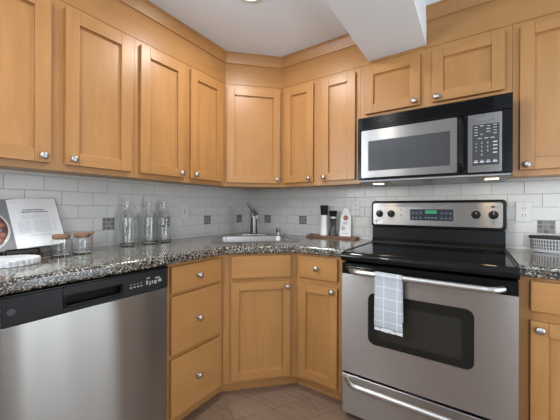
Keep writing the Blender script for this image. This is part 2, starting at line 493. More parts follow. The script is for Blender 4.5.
def upper(label, loc, rz, w, z0, z1, doors, stiles, depth=0.2935, rail_b=0.055, rail_t=0.06):
    t = thing('wall_cabinet', label, 'cabinet', loc, rz, 'maple wall cabinets under the crown molding')
    bm = B(); carcass(bm, w, z0+0.012, z1, depth)
    obj('carcass', bm, MV, t, 0)
    bm = B(); bays = [(a[1], b_[0], [(z0, z0+rail_b), (z1-rail_t, z1)]) for a, b_ in zip(stiles, stiles[1:])]
    frame_rails(bm, w, z0, z1, stiles, bays)
    obj('face_frame', bm, [MV, MH], t, 30)
    for d in doors: door(t, *d)
    return t
ZB, ZT, D0, D1 = 1.336, 2.130, 1.366, 2.1025
FU = 0.2955
def L(y, base): return y - base
# left wall: local x = world y - base
b0 = -2.060
upper('maple wall cabinet at the far left above the open cookbook', (FU, b0, 0), R90, 0.731, ZB, ZT,
      [(L(-2.034, b0), L(-1.7218, b0), D0, D1, (L(-1.751, b0), 1.392)), (L(-1.6664, b0), L(-1.3545, b0), D0, D1, (L(-1.636, b0), 1.392))],
      [(0, 0.05), (0.315, 0.415), (0.681, 0.731)])
b0 = -1.328
upper('maple wall cabinet above the three glass bottles', (FU, b0, 0), R90, 0.7155, ZB, ZT,
      [(L(-1.3018, b0), L(-0.9971, b0), D0, D1, (L(-1.030, b0), 1.392)), (L(-0.9516, b0), L(-0.658, b0), D0, D1, (L(-0.917, b0), 1.392))],
      [(0, 0.05), (0.31, 0.40), (0.6655, 0.7155)])
b0 = 0.6125
upper('maple wall cabinet between the corner cabinet and the microwave', (b0, -FU, 0), 0, 0.643, ZB, ZT,
      [(L(0.651, b0), L(0.9035, b0), D0, D1, (L(0.874, b0), 1.392)), (L(0.970, b0), L(1.2238, b0), D0, D1, (L(0.9965, b0), 1.392))],
      [(0, 0.05), (0.27, 0.375), (0.593, 0.643)])
b0 = 1.2562
upper('short maple wall cabinet directly above the microwave', (b0, -FU, 0), 0, 0.803, 1.738, ZT,
      [(L(1.288, b0), L(1.624, b0), 1.795, D1, (L(1.594, b0), 1.818)), (L(1.688, b0), L(2.027, b0), 1.795, D1, (L(1.713, b0), 1.818))],
      [(0, 0.05), (0.35, 0.45), (0.753, 0.803)])
b0 = 2.060
upper('tall maple wall cabinet right of the microwave at the edge of view', (b0, -FU, 0), 0, 0.47, ZB, ZT,
      [(L(2.0876, b0), L(2.50, b0), D0, D1, (L(2.1125, b0), 1.392))],
      [(0, 0.05), (0.42, 0.47)])
# diagonal corner wall cabinet
DW_ = (0.612-FU)*math.sqrt(2)
t = thing('wall_cabinet', 'diagonal maple corner wall cabinet with one door above the sink', 'cabinet', (FU, -0.612, 0), R45, 'maple wall cabinets under the crown molding')
bm = B()
q = (0.612-0.004)
def loc45(x, y, ox=FU, oy=-0.612):
    dx, dy = x-ox, y-oy
    return ((dx+dy)/math.sqrt(2), (dy-dx)/math.sqrt(2))
poly = [(FU-0.012, -0.6105), (0.002, -0.6105), (0.002, -0.002), (0.6105, -0.002), (0.6105, -FU+0.012)]
for za, zb_ in ((ZB+0.012, ZB+0.028), (ZT-0.016, ZT)): prism(bm, [loc45(*p) for p in poly], za, zb_, 'z')
for p0, p1 in (((FU-0.012, -0.6105), (0.002, -0.6105)), ((0.6105, -0.002), (0.6105, -FU+0.012))):
    a, b_ = Vector(p0), Vector(p1); n = Vector((-(b_-a).y, (b_-a).x)).normalized()*0.014
    if n.dot(Vector((0.2, -0.2))-a) < 0: n = -n
    prism(bm, [loc45(*v) for v in (a, b_, b_+n, a+n)], ZB+0.028, ZT-0.016, 'z')
obj('carcass', bm, MV, t, 0)
bm = B(); frame_rails(bm, DW_, ZB, ZT, [(0.0006, 0.03), (DW_-0.03, DW_-0.0006)], [(0.03, DW_-0.03, [(ZB, ZB+0.055), (ZT-0.06, ZT)])])
obj('face_frame', bm, [MV, MH], t, 30)
door(t, 0.0135, DW_-0.0155, 1.364, 2.101, (0.406, 1.394))

# crown molding and fascia boards above the wall cabinets
def strip(name, parent, pts, prof, m):
    """sweep a profile [(out, z)] along a plan polyline with mitred corners; 'out' is to the right of travel"""
    P = [Vector(p) for p in pts]; N = len(P); offs = []
    for i in range(N):
        ds = []
        if i > 0: ds.append((P[i]-P[i-1]).normalized())
        if i < N-1: ds.append((P[i+1]-P[i]).normalized())
        ns = [Vector((d.y, -d.x)) for d in ds]
        n = ns[0] if len(ns) == 1 else (ns[0]+ns[1]).normalized() / max(0.3, (ns[0]+ns[1]).normalized().dot(ns[0]))
        offs.append(n)
    bm = B(); rings = []
    for p, n in zip(P, offs):
        rings.append([bm.verts.new((p.x+n.x*o_, p.y+n.y*o_, z)) for o_, z in prof])
    k = len(prof); fs = []
    for A, C in zip(rings, rings[1:]):
        for j in range(k): fs.append(bm.faces.new((A[j], A[(j+1) % k], C[(j+1) % k], C[j])))
    fs.append(bm.faces.new(rings[0])); fs.append(bm.faces.new(rings[-1][::-1]))
    bmesh.ops.recalc_face_normals(bm, faces=fs)
    return obj(name, bm, m, parent, 30)
FASC = [(0.002, 2.131), (0.002, 2.3685), (-0.018, 2.3685), (-0.018, 2.131)]
CROWN = [(0.0025, 2.289), (0.009, 2.289), (0.0125, 2.296), (0.0125, 2.303), (0.017, 2.318), (0.026, 2.345), (0.030, 2.352), (0.030, 2.3685), (0.0025, 2.3685)]
plan = [(FU, -2.06), (FU, -0.612), (0.612, -FU), (1.309, -FU)]
cm = thing('crown_molding', 'maple fascia and crown molding running round the corner to the soffit', 'molding', (0, 0, 0))
strip('fascia_board', cm, plan[:-1] + [(2.53, -FU)], FASC, MHW)
strip('molding', cm, plan, CROWN, MHW)
strip('molding', cm, [(1.657, -FU), (2.53, -FU)], CROWN, MHW)

# ------------------------------------------------------------------ base cabinets
FB, ZC = 0.6064, 0.8785
def base(label, loc, rz, w, doors=(), drawers=(), stiles=(), bays=(), depth=0.590, kick=0.045, kl=0.0, kr=0.0):
    t = thing('base_cabinet', label, 'cabinet', loc, rz, 'maple base cabinets under the granite')
    bm = B(); carcass(bm, w, 0.07, ZC, depth, False); obj('carcass', bm, MV, t, 0)
    bm = B(); frame_rails(bm, w, 0.07, ZC, stiles, bays); obj('face_frame', bm, [MV, MH], t, 30)
    bm = B(); bx(bm, -kl, w+kr, kick, kick+0.010, 0.0, 0.0695); obj('toe_kick', bm, MH, t, 0)
    for d in doors: door(t, *d)
    for d in drawers: drawer(t, *d)
    return t
b0 = -1.336; w = 0.3964
base('maple base cabinet of three drawers beside the dishwasher', (FB, b0, 0), R90, w - 0.0005,
     drawers=[(L(-1.3145, b0), L(-0.973, b0), 0.726, 0.863, (L(-1.145, b0), 0.795)), (L(-1.3145, b0), L(-0.973, b0), 0.411, 0.710, (L(-1.145, b0), 0.559)), (L(-1.3145, b0), L(-0.973, b0), 0.085, 0.386, (L(-1.145, b0), 0.240))],
     stiles=[(0, 0.04), (w-0.05, w-0.0005)], bays=[(0.04, w-0.05, [(0.07, 0.10), (0.375, 0.425), (0.695, 0.74), (0.845, ZC)])], kr=0.0180)
b0 = 0.9400; w = 0.3425
base('narrow maple base cabinet between the sink cabinet and the range', (b0, -FB, 0), 0, w,
     doors=[(L(0.968, b0), L(1.2282, b0), 0.096, 0.690, (L(1.198, b0), 0.668), 0.05)],
     drawers=[(L(0.968, b0), L(1.2282, b0), 0.729, 0.864, (L(1.097, b0), 0.797))],
     stiles=[(0, 0.05), (w-0.07, w)], bays=[(0.05, w-0.07, [(0.07, 0.12), (0.675, 0.745), (0.845, ZC)])], kl=0.0180)
b0 = 2.0535; w = 0.50
base('maple base cabinet right of the range at the edge of view', (b0, -FB, 0), 0, w,
     doors=[(L(2.092, b0), L(2.52, b0), 0.096, 0.698, (L(2.119, b0), 0.668))],
     drawers=[(L(2.092, b0), L(2.52, b0), 0.739, 0.864, (L(2.305, b0), 0.80))],
     stiles=[(0, 0.055), (w-0.05, w)], bays=[(0.055, w-0.05, [(0.07, 0.12), (0.685, 0.755), (0.845, ZC)])])
# diagonal sink cabinet
SWD = (0.9396-FB)*math.sqrt(2)
t = thing('base_cabinet', 'diagonal maple corner base cabinet under the sink', 'cabinet', (FB, -0.9396, 0), R45, 'maple base cabinets under the granite')
bm = B()
l45 = lambda p: loc45(p[0], p[1], FB, -0.9396)
prism(bm, [l45(p) for p in ((FB-0.012, -0.938), (0.004, -0.938), (0.004, -0.004), (0.938, -0.004), (0.938, -FB+0.012))], 0.07, 0.086, 'z')
prism(bm, [l45(p) for p in ((FB-0.02, -0.938), (0.004, -0.938), (0.004, -0.924), (FB-0.034, -0.924))], 0.086, ZC, 'z')
prism(bm, [l45(p) for p in ((0.938, -0.004), (0.938, -FB+0.02), (0.924, -FB+0.034), (0.924, -0.004))], 0.086, ZC, 'z')
obj('carcass', bm, MV, t, 0)
bm = B(); frame_rails(bm, SWD, 0.07, ZC, [(0.0006, 0.06), (SWD-0.055, SWD-0.0006)], [(0.06, SWD-0.055, [(0.07, 0.12), (0.69, 0.745), (0.845, ZC)])])
obj('face_frame', bm, [MV, MH], t, 30)
bm = B(); prism(bm, [(-0.018, 0.045), (SWD+0.018, 0.045), (SWD+0.010, 0.058), (-0.010, 0.058)], 0, 0.0695, 'z'); obj('toe_kick', bm, MH, t, 0)
door(t, 0.050, 0.427, 0.093, 0.702, (0.403, 0.668), 0.05)
drawer(t, 0.050, 0.429, 0.728, 0.866, None, 'false_drawer_front')

# ------------------------------------------------------------------ countertops
CT, CB = 0.9293, 0.8795
def diagp(tt, d): return ((tt+d)/math.sqrt(2), (tt-d)/math.sqrt(2))
def slab(name, outer, hole, label, front_edges):
    bm = B(); ed = []
    for loop in [outer] + ([hole] if hole else []):
        vs = [bm.verts.new((x, y, CT)) for x, y in loop]
        ed += [bm.edges.new((vs[i], vs[(i+1) % len(vs)])) for i in range(len(vs))]
    r = bmesh.ops.triangle_fill(bm, use_beauty=True, use_dissolve=False, edges=ed)
    faces = [f for f in r['geom'] if isinstance(f, bmesh.types.BMFace)]
    bmesh.ops.recalc_face_normals(bm, faces=faces)
    if faces[0].normal.z < 0: bmesh.ops.reverse_faces(bm, faces=faces)
    ex = bmesh.ops.extrude_face_region(bm, geom=faces)
    nv = [v for v in ex['geom'] if isinstance(v, bmesh.types.BMVert)]
    for v in nv: v.co.z = CB
    bmesh.ops.recalc_face_normals(bm, faces=bm.faces[:])
    es = []
    for e in bm.edges:
        a, b_ = e.verts
        if abs(a.co.z-b_.co.z) > 1e-5 or len(e.link_faces) != 2: continue
        if not any(abs(f.normal.z) < 0.1 for f in e.link_faces): continue
        if any((a.co.xy-Vector(p)).length < 1e-4 and (b_.co.xy-Vector(q_)).length < 1e-4 or (a.co.xy-Vector(q_)).length < 1e-4 and (b_.co.xy-Vector(p)).length < 1e-4 for p, q_ in front_edges): es.append(e)
    bmesh.ops.bevel(bm, geom=es, offset=0.013, segments=4, profile=0.5, affect='EDGES', clamp_overlap=True)
    return tag(obj(name, bm, GRANITE, None, 40), label, 'countertop')
OUT = [(0.010, -2.35), (0.636, -2.35), (0.636, -0.9522), (0.9522, -0.636), (1.2825, -0.636), (1.2825, -0.010), (0.010, -0.010)]
hole = [diagp(a, b_) for a, b_ in rrect(-0.285, 0.285, 0.385, 0.905, 0.05, 5)]
slab('countertop', OUT, hole, 'speckled polished granite countertop turning the corner around the sink', [(OUT[1], OUT[2]), (OUT[2], OUT[3]), (OUT[3], OUT[4])])
OUT2 = [(2.0545, -0.636), (2.65, -0.636), (2.65, -0.010), (2.0545, -0.010)]
slab('countertop', OUT2, None, 'short speckled granite countertop right of the range', [(OUT2[0], OUT2[1])])

# ------------------------------------------------------------------ sink and faucet
sk = thing('kitchen_sink', 'stainless steel drop-in corner sink in the granite', 'sink', (0, 0, 0))
bm = B(); n = 6
loops = [(rrect(-0.318, 0.318, 0.355, 0.932, 0.05, n), CT+0.0006), (rrect(-0.314, 0.314, 0.359, 0.928, 0.05, n), CT+0.0035),
         (rrect(-0.275, 0.275, 0.468, 0.900, 0.06, n), CT+0.0028), (rrect(-0.268, 0.268, 0.475, 0.893, 0.06, n), CT-0.004),
         (rrect(-0.255, 0.255, 0.488, 0.880, 0.06, n), CT-0.15), (rrect(-0.215, 0.215, 0.528, 0.840, 0.05, n), CT-0.175)]
rings = [[bm.verts.new((*diagp(*p), z)) for p in lp] for lp, z in loops]
for A, C in zip(rings, rings[1:]):
    for i in range(len(A)): bm.faces.new((A[i], A[(i+1) % len(A)], C[(i+1) % len(A)], C[i]))
bm.faces.new(rings[-1]); bmesh.ops.recalc_face_normals(bm, faces=bm.faces[:])
obj('basin', bm, SINKM, sk, 40)
bm = B(); lathe(bm, [(0, 0.003), (0.03, 0.003), (0.042, 0.004), (0.045, 0.0), (0.03, -0.004), (0, -0.004)], (*diagp(0, 0.68), CT-0.1735), 24); obj('drain', bm, CHROME, sk, 40)
fx, fy = diagp(0.024, 0.405); SZ = CT + 0.0035
fc = thing('kitchen_faucet', 'chrome single-lever faucet standing behind the sink', 'faucet', (fx, fy, SZ), R45)
bm = B(); prism(bm, [(x, y) for x, y in rrect(-0.115, 0.115, -0.03, 0.03, 0.029, 8)], 0.0003, 0.008, 'z', 0, 0.002, 2); obj('deck_plate', bm, CHROME, fc, 40)
bm = B(); lathe(bm, [(0, 0.008), (0.031, 0.008), (0.031, 0.016), (0.031, 0.022), (0.0285, 0.10), (0.0275, 0.150), (0.026, 0.158), (0, 0.158)], (0, 0, 0), 24); obj('body', bm, DARKMETAL, fc, 40)
bm = B(); lathe(bm, [(0, 0.157), (0.029, 0.157), (0.0355, 0.166), (0.0375, 0.182), (0.034, 0.200), (0.024, 0.212), (0.010, 0.217), (0, 0.218)], (0, 0, 0), 24); obj('cap', bm, CHROME, fc, 40)
bm = B(); tube(bm, [(0, -0.020, 0.188), (0, -0.06, 0.190), (0, -0.11, 0.184), (0, -0.150, 0.170), (0, -0.168, 0.158)], [0.021, 0.020, 0.019, 0.019, 0.020], 14); obj('spout', bm, CHROME, fc, 50)
bm = B(); tube(bm, [(0.004, -0.004, 0.205), (-0.014, -0.010, 0.226), (-0.036, -0.018, 0.250), (-0.054, -0.026, 0.270)], [0.013, 0.0135, 0.013, 0.010], 12); obj('lever', bm, DARKMETAL, fc, 50)
sx_, sy_ = diagp(0.242, 0.405)
sp = thing('soap_dispenser', 'small chrome and black dispenser on the sink deck right of the faucet', 'dispenser', (sx_, sy_, SZ), R45)
bm = B(); lathe(bm, [(0, 0.0003), (0.027, 0.0003), (0.027, 0.006), (0.020, 0.012), (0.019, 0.022), (0, 0.022)], (0, 0, 0), 20); obj('collar', bm, CHROME, sp, 40)
bm = B(); lathe(bm, [(0, 0.022), (0.0185, 0.022), (0.0195, 0.050), (0.016, 0.058), (0, 0.059)], (0, 0, 0), 20); obj('nozzle', bm, DARKMETAL, sp, 40)

# ------------------------------------------------------------------ dishwasher (local x = world y + 1.952, local -y faces the room)
dwt = thing('dishwasher', 'stainless dishwasher with dark control strip at lower left', 'dishwasher', (0.630, -1.9535, 0), R90)
W = 0.6125
bm = B(); bx(bm, 0.006, W-0.006, 0.03, 0.58, 0.09, 0.868); obj('tub', bm, DARKGREY, dwt, 0)
bm = B(); bx(bm, 0.002, W-0.002, 0.0, 0.029, 0.085, 0.772, 0.004, 3); obj('door', bm, STEEL_DW, dwt, 40)
HX0, HX1 = 0.172, 0.390
bm = B()
bx(bm, 0.002, HX0, -0.004, 0.029, 0.774, 0.868, 0.003, 2); bx(bm, HX1, W-0.002, -0.004, 0.029, 0.774, 0.868, 0.003, 2)
bx(bm, HX0, HX1, -0.004, 0.029, 0.774, 0.791); bx(bm, HX0, HX1, -0.004, 0.029, 0.838, 0.868); bx(bm, HX0, HX1, 0.022, 0.029, 0.791, 0.838)
CPB = bm
bm = B(); pts = [(x, -0.004, z) for x, z in rrect(HX0+0.003, HX1-0.003, 0.793, 0.836, 0.016)]; tube(bm, pts, 0.0045, 8, 0, True); PHB = bm
bm = CPB
for k in range(4): bx(bm, HX1+0.030+k*0.016, HX1+0.040+k*0.016, -0.0048, -0.0038, 0.806, 0.812, 0, 1, 1); bx(bm, HX1+0.030+k*0.016, HX1+0.038+k*0.016, -0.0048, -0.0038, 0.820, 0.823, 0, 1, 1)
for k, (xx, zz, ww, hh) in enumerate(((0.105, 0.812, 0.012, 0.020), (0.121, 0.806, 0.008, 0.022), (0.133, 0.812, 0.010, 0.014), (0.146, 0.808, 0.016, 0.018), (0.166, 0.814, 0.022, 0.014), (0.150, 0.832, 0.03, 0.004), (0.108, 0.838, 0.02, 0.003))):
    bx(bm, HX1+xx, HX1+xx+ww*0.8, -0.0048, -0.0038, zz-0.004, zz+hh*0.7, 0, 1, 1)
lathe(bm, [(0, 0), (0.011, 0), (0.011, 0.0008), (0, 0.0008)], (0.028, -0.0038, 0.82), 20, '-y', 2)
bx(bm, 0.002, W-0.002, -0.010, 0.025, 0.8685, 0.8765, 0.002, 2, 3); prism(bm, rrect(HX0+0.001, HX1-0.001, 0.791, 0.838, 0.012), 0.0205, 0.0225, 'y', 3)
cp = obj('control_panel', bm, [DARKGREY, GREYMARK, plain('emblem_grey', (0.05, 0.05, 0.053), 0.3), BLACK], dwt, 40); obj('pull_handle', PHB, BLACKPL, cp, 50)
bm = B(); bx(bm, 0.004, W-0.004, 0.05, 0.065, 0.0, 0.084); obj('toe_panel', bm, BLACKPL, dwt, 0)

# ------------------------------------------------------------------ range
RX0, RX1, RY = 1.2872, 2.0492, -0.702
rg = thing('kitchen_range', 'freestanding stainless electric range with black glass cooktop', 'range', ((RX0+RX1)/2, RY, 0))
HW = (RX1-RX0)/2   # local x: -HW..HW, local y: 0 = door front, + into wall
bm = B(); bx(bm, -HW+0.003, HW-0.003, 0.028, 0.68, 0.04, 0.868, 0.002)
for sx in (-1, 1):
    for yy in (0.08, 0.62): lathe(bm, [(0, 0), (0.02, 0), (0.02, 0.04), (0, 0.04)], (sx*(HW-0.05), yy, 0), 12)
obj('body', bm, BLACK, rg, 30)
# cooktop: rounded front nose with side rails
bm = B()
prof = [(0.0, 0.878), (-0.010, 0.890), (-0.010, 0.908), (-0.002, 0.921), (0.012, 0.9275), (0.58, 0.9275), (0.60, 0.9275), (0.60, 0.872), (0.03, 0.872)]
prism(bm, prof, -HW, HW, 'x'); CTB = bm
def coil(bm, x, y, r):
    n_ = 48
    for rr in (r, r*0.62):
        a = [bm.verts.new((x+(rr-0.0015)*math.cos(2*PI*i/n_), y+(rr-0.0015)*math.sin(2*PI*i/n_), 0.92785)) for i in range(n_)]
        b_ = [bm.verts.new((x+rr*math.cos(2*PI*i/n_), y+rr*math.sin(2*PI*i/n_), 0.92785)) for i in range(n_)]
        for i in range(n_): bm.faces.new((a[i], b_[i], b_[(i+1) % n_], a[(i+1) % n_])).material_index = 1
for x, y, r in ((-0.19, 0.17, 0.11), (0.19, 0.17, 0.085), (-0.19, 0.43, 0.085), (0.19, 0.43, 0.11)): coil(CTB, x, y, r)
ct = obj('cooktop', CTB, [BLACKGL, plain('burner_print', (0.05, 0.05, 0.052), 0.15)], rg, 40)
for sx in (-1, 1):
    bm = B(); bx(bm, sx*(HW-0.008)-0.006, sx*(HW-0.008)+0.006, 0.02, 0.585, 0.9278, 0.9305, 0.001); obj('side_rail', bm, BLACKPL, ct, 0)
# oven door
bm = B(); z0, z1 = 0.272, 0.866
wx0, wx1, wz0, wz1 = 1.434-(RX0+RX1)/2, 1.897-(RX0+RX1)/2, 0.455, 0.724
outer = [(-HW+0.003, z0), (HW-0.003, z0), (HW-0.003, 0.808), (-HW+0.003, 0.808)]
vo = [bm.verts.new((x, 0.0, z)) for x, z in outer]; hl = rrect(wx0, wx1, wz0, wz1, 0.035, 6)
vi = [bm.verts.new((x, 0.0, z)) for x, z in hl]
ed = [bm.edges.new((l[i], l[(i+1) % len(l)])) for l in (vo, vi) for i in range(len(l))]
r = bmesh.ops.triangle_fill(bm, use_beauty=True, edges=ed)
fs = [f for f in r['geom'] if isinstance(f, bmesh.types.BMFace)]
ex = bmesh.ops.extrude_face_region(bm, geom=fs)
for v in ex['geom']:
    if isinstance(v, bmesh.types.BMVert): v.co.y = 0.027
bmesh.ops.recalc_face_normals(bm, faces=bm.faces[:])
od = obj('oven_door', bm, STEEL, rg, 30)
bm = B(); prism(bm, rrect(wx0+0.0005, wx1-0.0005, wz0+0.0005, wz1-0.0005, 0.0345), 0.0035, 0.026, 'y'); prism(bm, rrect(wx0+0.045, wx1-0.045, wz0+0.035, wz1-0.05, 0.02), 0.0031, 0.0036, 'y', 1); win = obj('oven_window', bm, [OVENGL, plain('oven_inner_glass', (0.020, 0.020, 0.016), 0.12)], od, 30)
bm = B(); bx(bm, -HW+0.003, HW-0.003, 0.0, 0.027, 0.8085, 0.868)
for k in range(3): bx(bm, -HW+0.03, HW-0.03, -0.004, 0.0, 0.834+k*0.011, 0.840+k*0.011, 0.0015)
obj('vent_trim', bm, BLACK, od, 30)
def handle(name, parent, x0, x1, z, out, r, sag=0.0):
    bm = B(); N = 26; pts = []
    for i in range(N+1):
        s = i/N; x = x0 + (x1-x0)*s
        e = min(s, 1-s)/0.09
        o_ = out if e >= 1 else out*math.sin(max(0, e)*PI/2)**0.8
        pts.append((x, -o_ - 0.0005 if e > 0 else 0.0, z - sag*(1-min(1, e))))
    tube(bm, pts, r, 14)
    for v in bm.verts: v.co.z = z + (v.co.z-z)*1.25
    return obj(name, bm, CHROME, parent, 60)
handle('oven_handle', od, -HW+0.047, HW-0.052, 0.832, 0.052, 0.011)
bm = B(); bx(bm, -HW+0.003, HW-0.003, 0.0, 0.027, 0.045, 0.258, 0.004, 3); dr = obj('storage_drawer', bm, STEEL, rg, 30)
handle('drawer_handle', dr, -HW+0.03, HW-0.03, 0.228, 0.045, 0.0125)
# backguard
cxm = (RX0+RX1)/2
by = -0.105 - RY   # local y of backguard face
bg_ = B(); prism(bg_, rrect(-HW-0.010, HW+0.004, 1.035, 1.222, 0.022), by, by+0.085, 'y', 0, 0.006, 3)
bk = obj('backguard', bg_, BLACK, rg, 40)
bm = B(); bx(bm, -HW-0.004, HW-0.0, by+0.008, by+0.085, 0.9285, 1.0345); prism(bm, [(by+0.008, 0.9285), (by-0.02, 0.9285), (by-0.018, 0.936), (by+0.008, 0.958)], -HW-0.002, HW-0.002, 'x')
obj('backguard_base', bm, BLACKPL, rg, 30)
bm = B(); prism(bm, rrect(1.289-cxm, 2.0355-cxm, 1.054, 1.205, 0.016), by-0.003, by+0.001, 'y', 0, 0.001, 1)
PNB = bm
py_ = by-0.0032; KNB = []
for x in (1.335, 1.4145, 1.906, 1.991):
    bm = B(); lathe(bm, [(0, 0), (0.0245, 0), (0.0245, 0.003), (0.021, 0.006), (0.0195, 0.020), (0.017, 0.0225), (0, 0.0225)], (x-cxm, py_, 1.131), 28, '-y')
    bx(bm, x-cxm-0.0045, x-cxm+0.0045, py_-0.030, py_-0.020, 1.113, 1.149, 0.002)
    bx(bm, x-cxm-0.001, x-cxm+0.001, py_-0.0306, py_-0.0299, 1.134, 1.147, 0, 1, 1)
    KNB.append(bm)
    for a in range(7):
        an = math.radians(-60+a*50); bx(PNB, x-cxm+0.030*math.sin(an)-0.0012, x-cxm+0.030*math.sin(an)+0.0012, py_-0.0006, py_, 1.131+0.030*math.cos(an)-0.001, 1.131+0.030*math.cos(an)+0.001, 0, 1, 1)
DPB = bm = B(); prism(bm, rrect(1.537-cxm, 1.789-cxm, 1.089, 1.163, 0.006), py_-0.002, py_+0.001, 'y')
bm = B(); bx(bm, 1.628-cxm, 1.697-cxm, py_-0.0027, py_-0.0021, 1.134, 1.156); CKB = bm
bm = DPB
for i in range(3):
    for j in range(2):
        for xa in (1.545, 1.716): bx(bm, xa-cxm+i*0.024, xa-cxm+i*0.024+0.016, py_-0.0026, py_-0.0021, 1.100+j*0.032, 1.1065+j*0.032, 0, 1, 1); bx(bm, xa-cxm+i*0.024+0.002, xa-cxm+i*0.024+0.014, py_-0.0026, py_-0.0021, 1.112+j*0.032, 1.1145+j*0.032, 0, 1, 1)
for i in range(4): bx(bm, 1.626-cxm+i*0.019, 1.639-cxm+i*0.019, py_-0.0026, py_-0.0021, 1.102, 1.112, 0, 1, 1)
bm = PNB
for z in (1.120, 1.158): bx(bm, 1.474-cxm, 1.482-cxm, py_-0.0008, py_, z, z+0.006, 0, 1, 2)
bx(bm, 1.979-cxm, 1.998-cxm, py_-0.0008, py_, 1.174, 1.184, 0, 1, 2); bx(bm, 1.955-cxm, 1.974-cxm, py_-0.0008, py_, 1.178, 1.180, 0, 1, 2); bx(bm, 2.003-cxm, 2.022-cxm, py_-0.0008, py_, 1.178, 1.180, 0, 1, 2); bx(bm, 1.983-cxm, 1.998-cxm, py_-0.0008, py_, 1.088, 1.090, 0, 1, 2); bx(bm, 1.900-cxm, 1.912-cxm, py_-0.0008, py_, 1.170, 1.172, 0, 1, 2)
pn = obj('control_panel', PNB, [STEEL, GREYMARK, BLACKPL], rg, 40)
for kb in KNB: obj('control_knob', kb, [BLACKPL, WHITEMARK], pn, 40)
obj('display_panel', DPB, [plain('navy_black_panel', (0.012, 0.015, 0.022), 0.25), plain('muted_blue_print', (0.12, 0.15, 0.19), 0.5)], pn, 30)
obj('clock_display', CKB, GREEN, pn, 0)
bm = B(); bx(bm, 1.300-cxm, 1.356-cxm, py_-0.0008, py_, 1.061, 1.092)
lathe(bm, [(0, 0), (0.009, 0), (0.009, 0.0005), (0, 0.0005)], (1.313-cxm, py_-0.0009, 1.075), 18, '-y', 1); bx(bm, 1.328-cxm, 1.348-cxm, py_-0.0013, py_-0.0009, 1.078, 1.081, 0, 1, 1); obj('sticker', bm, [PAPER, GREYMARK], pn, 0)

# tea towel folded over the oven handle: outer face, fold over the bar, inner face
def towel():
    bm = B(); x0, x1 = 1.485-cxm, 1.613-cxm; N, uvs = 14, {}
    yb = -0.0525
    path = []
    for i in range(22): path.append((yb-0.0185 - 0.004*math.sin(i*0.25), 0.582 + (0.832-0.582)*i/21))
    for i in range(1, 10):
        a = PI - PI*i/10; path.append((yb + 0.0185*math.cos(a), 0.832 + 0.0175*math.sin(a)))
    for i in range(16): path.append((yb+0.0185, 0.832 - (0.832-0.62)*i/15))
    s = 0; rows = []
    for k, (y, z) in enumerate(path):
        if k: s += math.hypot(y-path[k-1][0], z-path[k-1][1])
        row = []
        for j in range(N+1):
            u = j/N; wv = 0.0022*math.sin(u*9+0.6)*(1-min(1, max(0, (z-0.6)/0.25)))
            x = x0 + (x1-x0)*u + 0.003*math.sin(z*14)*(u-0.5) + (0.004*(0.84-z)/0.27 if k < 30 else 0)
            zz = z + (0.003*math.sin(u*23)+0.002*math.sin(u*51) if k == 0 else 0) - u*0.0035
            v = bm.verts.new((x, y - wv, zz)); row.append(v); uvs[(k, j)] = (x-x0, s)
        rows.append(row)
    for A, C in zip(rows, rows[1:]):
        for j in range(N): bm.faces.new((A[j], A[j+1], C[j+1], C[j]))
    bm.verts.index_update(); uv = {rows[k][j].index: c for (k, j), c in uvs.items()}
    o = obj('tea_towel', bm, CLOTH, None, 60, None, uv)
    o.location = (cxm, RY, 0)
    mo = o.modifiers.new('thickness', 'SOLIDIFY'); mo.thickness = 0.003; mo.offset = 0
    tag(o, 'pale grey checked tea towel hanging over the oven handle', 'towel')
    bm = B()
    for i in range(44):
        x = x0 + 0.0045 + (x1-x0-0.001)*i/43; l_ = 0.010 + 0.005*random.random()
        bx(bm, x-0.0012, x+0.0012, yb-0.0205, yb-0.0175, 0.5805-l_-0.0035*i/43, 0.584-0.0035*i/43)
    obj('fringe', bm, plain('white_thread', (0.78, 0.79, 0.80), 0.9), o, 0)
towel()

# ------------------------------------------------------------------ microwave
MX0, MX1, MY, MZ0, MZ1 = 1.2872, 2.0492, -0.443, 1.345, 1.7315
mw = thing('microwave_oven', 'stainless and black over-the-range microwave above the range', 'microwave', ((MX0+MX1)/2, MY, MZ0))
cm_ = (MX0+MX1)/2
lz = lambda z: z - MZ0
bm = B(); bx(bm, -HW, HW, 0.022, 0.432, 0, MZ1-MZ0, 0.003, 2); obj('case', bm, BLACKPL, mw, 30)
bm = B(); bx(bm, -HW, HW, 0.0, 0.0215, lz(1.655), MZ1-MZ0, 0.003, 2)
for k in range(5): bx(bm, -HW+0.03, HW-0.075, -0.007, 0.001, lz(1.666)+k*0.0125, lz(1.666)+k*0.0125+0.006, 0.002, 1)
obj('vent_grille', bm, BLACK, mw, 30)
bm = B(); bx(bm, -HW, 1.832-cm_, -0.002, 0.0215, 0.0, lz(1.653), 0.004, 2); md = obj('door', bm, BLACK, mw, 30)
bm = B(); vo = [(1.312-cm_, lz(1.357)), (1.820-cm_, lz(1.343)+0.008), (1.820-cm_, lz(1.645)), (1.312-cm_, lz(1.645))]
fr = [(1.313, 1.820, 1.357, 1.647), (1.355, 1.789, 1.397, 1.580)]
A = rrect(fr[0][0]-cm_, fr[0][1]-cm_, lz(fr[0][2]), lz(fr[0][3]), 0.006, 4); C = rrect(fr[1][0]-cm_, fr[1][1]-cm_, lz(fr[1][2]), lz(fr[1][3]), 0.003, 4)
va = [bm.verts.new((x, -0.006, z)) for x, z in A]; vc = [bm.verts.new((x, -0.006, z)) for x, z in C]
vb = [bm.verts.new((x, -0.0015, z)) for x, z in A]; vd = [bm.verts.new((x, -0.0015, z)) for x, z in C]
for i in range(len(A)):
    j = (i+1) % len(A)
    for p, q in ((va, vc), (vb, va), (vc, vd)): bm.faces.new((p[i], p[j], q[j], q[i]))
bmesh.ops.recalc_face_normals(bm, faces=bm.faces[:])
obj('door_frame', bm, STEEL_MW, md, 30)
